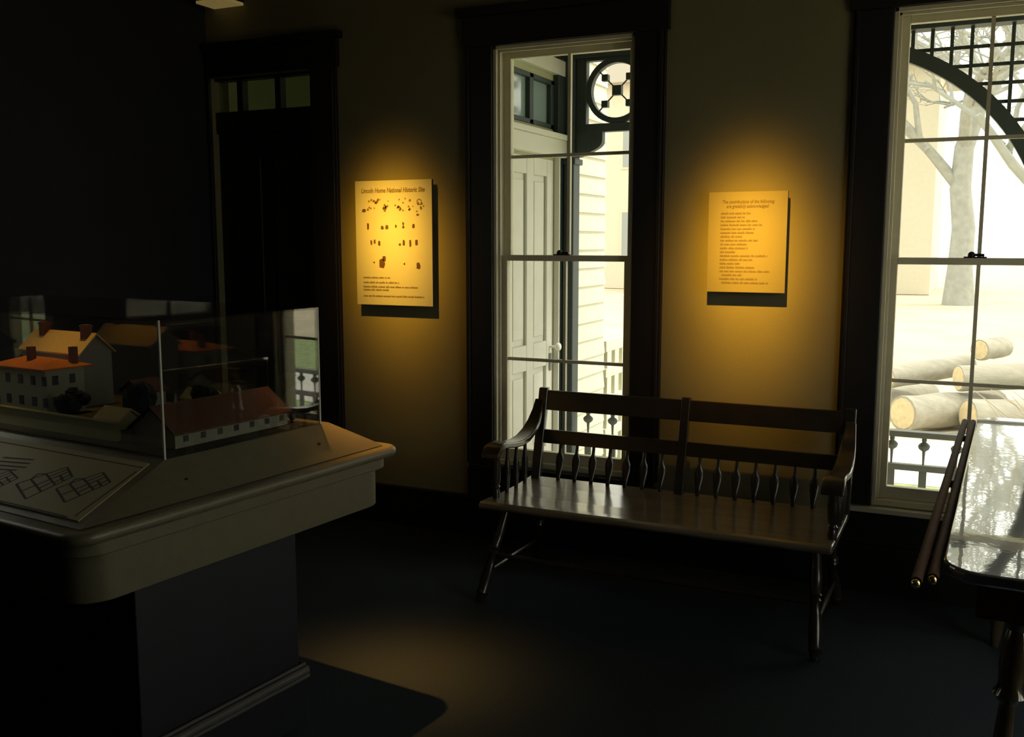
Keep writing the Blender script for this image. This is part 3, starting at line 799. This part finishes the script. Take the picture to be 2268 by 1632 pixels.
# long house with brown roof, gable towards the front
def gable_house(r0, r1, f0, f1, ze, zr, wm_, rm, label, along='f', chim=(), win=True):
    t, part = mthing('model_house', (r0 + r1) / 2, (f0 + f1) / 2, label, 'model house')
    ov = .012
    if along == 'f':
        rc = (r0 + r1) / 2
        part('walls', MB().prism([(r0, ZM), (r1, ZM), (r1, ze), (rc, zr), (r0, ze)], lambda p, q, s: (p, s, q), f0, f1), wm_)
        for sgn, e_ in ((-1, r0), (1, r1)):
            x_ = e_ + sgn * ov; zz = ze - ov * (zr - ze) / (rc - r0)
            part('roof_slope', MB().prism([(rc, zr + .001), (x_, zz + .001), (x_, zz + .007), (rc, zr + .008)], lambda p, q, s: (p, s, q), f0 - ov, f1 + ov), rm)
        if win:
            nwin = 7
            for k in range(nwin):
                ff = f0 + (f1 - f0) * (k + .6) / nwin
                wo = part('window', MB().box(r1, r1 + .0015, ff - .010, ff + .010, ZM + (ze - ZM) * .35, ZM + (ze - ZM) * .75), 'model_window_dark')
    else:
        fc = (f0 + f1) / 2
        part('walls', MB().prism([(f0, ZM), (f1, ZM), (f1, ze), (fc, zr), (f0, ze)], lambda p, q, s: (s, p, q), r0, r1), wm_)
        for sgn, e_ in ((-1, f0), (1, f1)):
            y_ = e_ + sgn * ov; zz = ze - ov * (zr - ze) / (fc - f0)
            part('roof_slope', MB().prism([(fc, zr + .001), (y_, zz + .001), (y_, zz + .007), (fc, zr + .008)], lambda p, q, s: (s, p, q), r0 - ov, r1 + ov), rm)
    for (r, f, z0, z1, s) in chim:
        part('chimney', MB().box(r - s, r + s, f - s, f + s, z0, z1).box(r - s - .003, r + s + .003, f - s - .003, f + s + .003, z1 - .008, z1 - .003), 'model_chimney')
    return t
gable_house(-.29, -.085, .11, .60, 1.005, 1.075, 'model_wall', 'model_roof_brown', 'long model house with brown gable roof and pale windowed wall')
gable_house(-1.40, -1.02, .44, .58, 1.17, 1.235, 'model_wall_grey', 'model_roof_tan', 'model house with bright tan roof and two chimneys', along='r', chim=((-1.06, .50, 1.19, 1.275, .016), (-1.33, .50, 1.19, 1.275, .016)))
# tall building with low orange hip roof
t_, part = mthing('model_building', -1.02, .32, 'tall model building with low orange hip roof and chimneys', 'model building')
r0, r1, f0, f1, ze = -1.24, -.945, .24, .40, 1.135
part('walls', MB().box(r0, r1, f0, f1, ZM, ze), 'model_wall')
o_ = .025
part('roof', MB().add([(r0 - o_, f0 - o_, ze), (r1 + o_, f0 - o_, ze), (r1 + o_, f1 + o_, ze), (r0 - o_, f1 + o_, ze), (r0 + .07, .32, ze + .03), (r1 - .07, .32, ze + .03), (r0 - o_, f0 - o_, ze - .006), (r1 + o_, f0 - o_, ze - .006), (r1 + o_, f1 + o_, ze - .006), (r0 - o_, f1 + o_, ze - .006)],
     [(0, 1, 5, 4), (1, 2, 5), (2, 3, 4, 5), (3, 0, 4), (0, 6, 7, 1), (1, 7, 8, 2), (2, 8, 9, 3), (3, 9, 6, 0), (6, 9, 8, 7)]), 'model_roof_orange')
for r, f in ((-1.10, .29), (-.96, .37)): part('chimney', MB().box(r - .012, r + .012, f - .012, f + .012, ze, 1.205), 'model_chimney')
for rr in (-1.18, -1.10, -1.02, -.95):
    for zz in (.99, 1.07): part('window', MB().box(rr - .014, rr + .014, f0 - .0015, f0, zz, zz + .035), 'model_window_dark')
for ff in (.28, .35):
    for zz in (.99, 1.07): part('window', MB().box(r1, r1 + .0015, ff - .012, ff + .012, zz, zz + .035), 'model_window_dark')
# low boundary wall, shed, cottage
t_, part = mthing('model_wall', -.85, .09, 'long low olive model wall running along the front', 'model wall')
part('wall_run', MB().box(-1.50, -.335, .085, .10, ZM, 1.012), 'model_fence')
part('coping', MB().box(-1.50, -.330, .081, .104, 1.012, 1.017), 'model_fence')
gable_house(-.62, -.50, .22, .30, .99, 1.018, 'model_fence', 'model_roof_tan', 'small model shed with tan roof behind the low wall', along='r')
gable_house(-.80, -.68, .46, .56, 1.04, 1.075, 'model_wall', 'model_roof_brown', 'small pale model cottage between the model trees', along='f', win=False)
gable_house(-.60, -.46, .58, .64, 1.015, 1.04, 'model_fence', 'model_roof_tan', 'little model barn at the back of the village', along='r')
def mtree(r, f, s, label):
    t, part = mthing('model_tree', r, f, label, 'model tree')
    part('trunk', MB().tube([(r, f, ZM), (r, f, ZM + s * .5)], [.006, .004], 8), 'model_chimney')
    b = MB()
    for k in range(14):
        a = random.uniform(0, 2 * PI); q = random.uniform(0, .55) * s
        b.ball((r + q * math.cos(a), f + q * math.sin(a), ZM + s * random.uniform(.55, 1.35)), s * random.uniform(.28, .45), 9, 6, (1, 1, 1), 0, .16)
    part('foliage', b, 'model_leaf')
mtree(-.80, .25, .080, 'dark model tree beside the tall orange-roofed building')
mtree(-.58, .36, .085, 'dark round model tree left of the long house')
mtree(-.40, .52, .075, 'dark model tree behind the long house')
mtree(-.10, .64, .022, 'tiny dark model bush by the back corner')

# ------------------------------------------------------------------ settee bench
BX0, BX1 = -1.955, -0.462
bn = thing('settee_bench', ((BX0 + BX1) / 2, 4.08, 0), 'dark painted wooden settee bench with scrolled arms and spindle back', 'bench')
SZ = .435
# seat plank with rolled front edge
sp_ = [(3.785, SZ - .030), (3.778, SZ - .018), (3.782, SZ - .005), (3.800, SZ + .003), (3.84, SZ + .002), (4.0, SZ - .008), (4.2, SZ - .008), (4.36, SZ), (4.372, SZ - .01), (4.372, SZ - .034), (3.83, SZ - .040)]
obj('seat', MB().prism(sp_, lambda p, q, t: (t, p, q), BX0 - .01, BX1 + .025), 'bench_seat', bn, bevel=.012)
def back_y(z): return 4.325 + (z - SZ) * .23
# back posts (end and middle)
ptop = .875
for xx, wd in ((BX0 + .035, .024), (-1.192, .022), (BX1 + .005, .024)):
    m_ = MB()
    pr_ = []
    for k in range(9):
        z = SZ - .02 + (ptop - SZ + .02) * k / 8
        pr_.append((back_y(z), z))
    poly = [(y - .016, z) for y, z in pr_] + [(y + .016, z) for y, z in reversed(pr_)]
    m_.prism(poly, lambda p, q, t: (t, p, q), xx - wd, xx + wd)
    obj('back_post', m_, 'bench_paint', bn, bevel=.006)
def hrail(name, z0, z1, th):
    poly = [(back_y(z0) - th, z0), (back_y(z0) + th, z0), (back_y(z1) + th, z1), (back_y(z1) - th, z1)]
    for a, b in ((BX0 + .059, -1.214), (-1.170, BX1 - .019)):
        obj(name, MB().prism(poly, lambda p, q, t: (t, p, q), a, b), 'bench_paint', bn, bevel=.004)
hrail('crest_rail', .767, .863, .010)
hrail('lower_rail', .606, .672, .009)
# flattened arrow spindles
def spindle(xx):
    m_ = MB(); prof = [(0, .009), (.25, .013), (.45, .019), (.60, .020), (.68, .017), (.78, .009), (1, .008)]
    vs = []; n = 8
    for t, r in prof:
        z = SZ - .01 + (.61 - SZ + .01) * t; y = back_y(z)
        for k in range(n): vs.append((r * math.cos(2 * PI * k / n), y + .007 * math.sin(2 * PI * k / n), z))
    fs_ = [(i * n + k, i * n + (k + 1) % n, (i + 1) * n + (k + 1) % n, (i + 1) * n + k) for i in range(len(prof) - 1) for k in range(n)]
    return m_.add([(x + xx, y, z) for x, y, z in vs], fs_)
s0 = None
for xx in [-1.803 + .0862 * k for k in range(7)] + [-1.105 + .0862 * k for k in range(7)]:
    if s0 is None: s0 = obj('spindle', spindle(xx), 'bench_paint', bn, smooth=True); sx0 = xx
    else:
        c = s0.copy(); COL.objects.link(c); c.location.x = s0.location.x + xx - sx0
# arms: broad board sweeping down from the back post and rolling over at the front
armc = [(4.405, .815), (4.375, .765), (4.330, .715), (4.27, .678), (4.20, .655), (4.12, .648), (4.04, .655), (3.97, .668), (3.92, .672), (3.88, .664), (3.855, .645), (3.85, .622)]
for xx, sg in ((BX0 + .02, -1), (BX1 + .01, 1)):
    up_, dn_ = [], []
    for i, (y, z) in enumerate(armc):
        a = Vector(armc[max(i - 1, 0)]); b = Vector(armc[min(i + 1, len(armc) - 1)]); d_ = (b - a).normalized(); nn = Vector((-d_.y, d_.x))
        th = .015
        up_.append((y - nn.x * -th * 1, z - nn.y * th)); dn_.append((y - nn.x * th, z + nn.y * th))
    wds = [.022, .026, .032, .036, .038, .038, .038, .040, .042, .044, .044, .044]
    A_, B_ = [], []
    vs = []; fs_ = []
    for i in range(len(armc)):
        a = Vector(armc[max(i - 1, 0)]); b = Vector(armc[min(i + 1, len(armc) - 1)]); d_ = (b - a).normalized(); nn = Vector((d_.y, -d_.x))
        c = Vector(armc[i]); th = .014
        for q, s_ in ((nn, 1), (nn, -1)):
            p = c + q * th * s_
            vs += [(xx - wds[i], p.x, p.y), (xx + wds[i], p.x, p.y)]
    for i in range(len(armc) - 1):
        o0, o1 = i * 4, i * 4 + 4
        fs_ += [(o0, o0 + 1, o1 + 1, o1), (o0 + 2, o1 + 2, o1 + 3, o0 + 3), (o0, o1, o1 + 2, o0 + 2), (o0 + 1, o0 + 3, o1 + 3, o1 + 1)]
    e_ = (len(armc) - 1) * 4
    fs_ += [(0, 2, 3, 1), (e_, e_ + 1, e_ + 3, e_ + 2)]
    obj('arm', MB().add(vs, fs_), 'bench_paint', bn, smooth=True, bevel=.006)
    ft = [(0, .017), (.12, .019), (.2, .014), (.24, .020), (.28, .014), (.34, .021), (.6, .024), (.8, .018), (.86, .022), (.92, .017), (1, .017)]
    obj('arm_post', MB().turned((xx, 3.905, SZ - .01), (xx, 3.90, .665), ft), 'bench_paint', bn, smooth=True)
    for yy in (4.02, 4.12, 4.22):
        zt = .645 if yy < 4.2 else .655
        obj('arm_spindle', MB().turned((xx, yy, SZ - .01), (xx, yy + .005, zt), [(0, .009), (.3, .013), (.5, .016), (.65, .012), (.8, .008), (1, .008)], 10), 'bench_paint', bn, smooth=True)
# legs and stretchers
lp = [(0, .020), (.18, .022), (.28, .026), (.40, .020), (.425, .027), (.45, .018), (.475, .024), (.50, .018), (.60, .022), (.75, .027), (.87, .024), (.90, .029), (.93, .022), (1, .019)]
legs = {}
for nm, tx, fx in (('l', BX0 + .09, BX0 + .03), ('r', BX1 - .045, BX1 - .012)):
    for ty, fy in ((3.87, 3.715), (4.25, 4.36)):
        a, b = (tx, ty, SZ - .035), (fx, fy, 0.0)
        obj('leg', MB().turned(a, b, lp, 14), 'bench_paint', bn, smooth=True)
        legs[nm, ty] = (Vector(a), Vector(b))
stp = [(0, .009), (.3, .012), (.5, .015), (.7, .012), (1, .009)]
for nm in 'lr':
    a = legs[nm, 3.87][0].lerp(legs[nm, 3.87][1], .70); b = legs[nm, 4.25][0].lerp(legs[nm, 4.25][1], .70)
    obj('side_stretcher', MB().turned(a, b, stp, 10), 'bench_paint', bn, smooth=True)
a = legs['l', 3.87][0].lerp(legs['l', 3.87][1], .50); b = legs['r', 3.87][0].lerp(legs['r', 3.87][1], .50)
obj('front_stretcher', MB().turned(a, b, [(0, .009), (.25, .013), (.5, .013), (.75, .013), (1, .009)], 10), 'bench_paint', bn, smooth=True)

# ------------------------------------------------------------------ glossy table at the right
TX, TZ = .005, .90
tb = thing('polished_table', (.40, 3.25, 0), 'tall table with mirror-polished top and brown side rails by the right window', 'table', rotz=-math.radians(2))
tl = wm(tb)
def tobj(n_, mb, m, **kw):
    mb.v = [(x - .40, y - 3.25, z) for x, y, z in mb.v]
    return obj(n_, mb, m, parent=tb, local=True, **kw)
tobj('table_top', MB().prism(rrect(TX, TX + .85, 2.21, 4.30, .09, 8), up3, TZ - .028, TZ), 'table_top', bevel=.006)
tobj('apron', MB().box(TX + .07, TX + .78, 2.30, 4.20, TZ - .13, TZ - .028), 'table_wood', bevel=.004)
for xx in (TX - .014, TX - .044):
    ra = MB().tube([(xx, 2.16 if xx < TX - .03 else 2.20, TZ - .022), (xx, 4.26, TZ - .022)], .012, 12)
    ro = tobj('side_rail', ra, 'table_wood', smooth=True)
    kb = MB().ball((xx, 2.150 if xx < TX - .03 else 2.190, TZ - .022), .010, 12, 8); kb.v = [(x - .40, y - 3.25, z) for x, y, z in kb.v]
    obj('end_knob', kb, 'brass', ro, local=True, smooth=True)
for yy in (2.45, 3.25, 4.05): tobj('rail_bracket', MB().box(TX - .055, TX + .08, yy - .015, yy + .015, TZ - .06, TZ - .043), 'table_wood')
tlp = [(0, .028), (.10, .026), (.135, .036), (.16, .020), (.19, .027), (.25, .029), (.31, .025), (.335, .035), (.36, .017), (.5, .022), (.8, .030), (.95, .020), (1, .018)]
for xx, sx in ((TX + .165, -1), (TX + .72, 1)):
    for yy, sy in ((2.38, -1), (4.12, 1)):
        tobj('leg', MB().turned((xx, yy, TZ - .03), (xx + sx * .05, yy + sy * .04, 0), tlp, 14), 'table_leg', smooth=True)
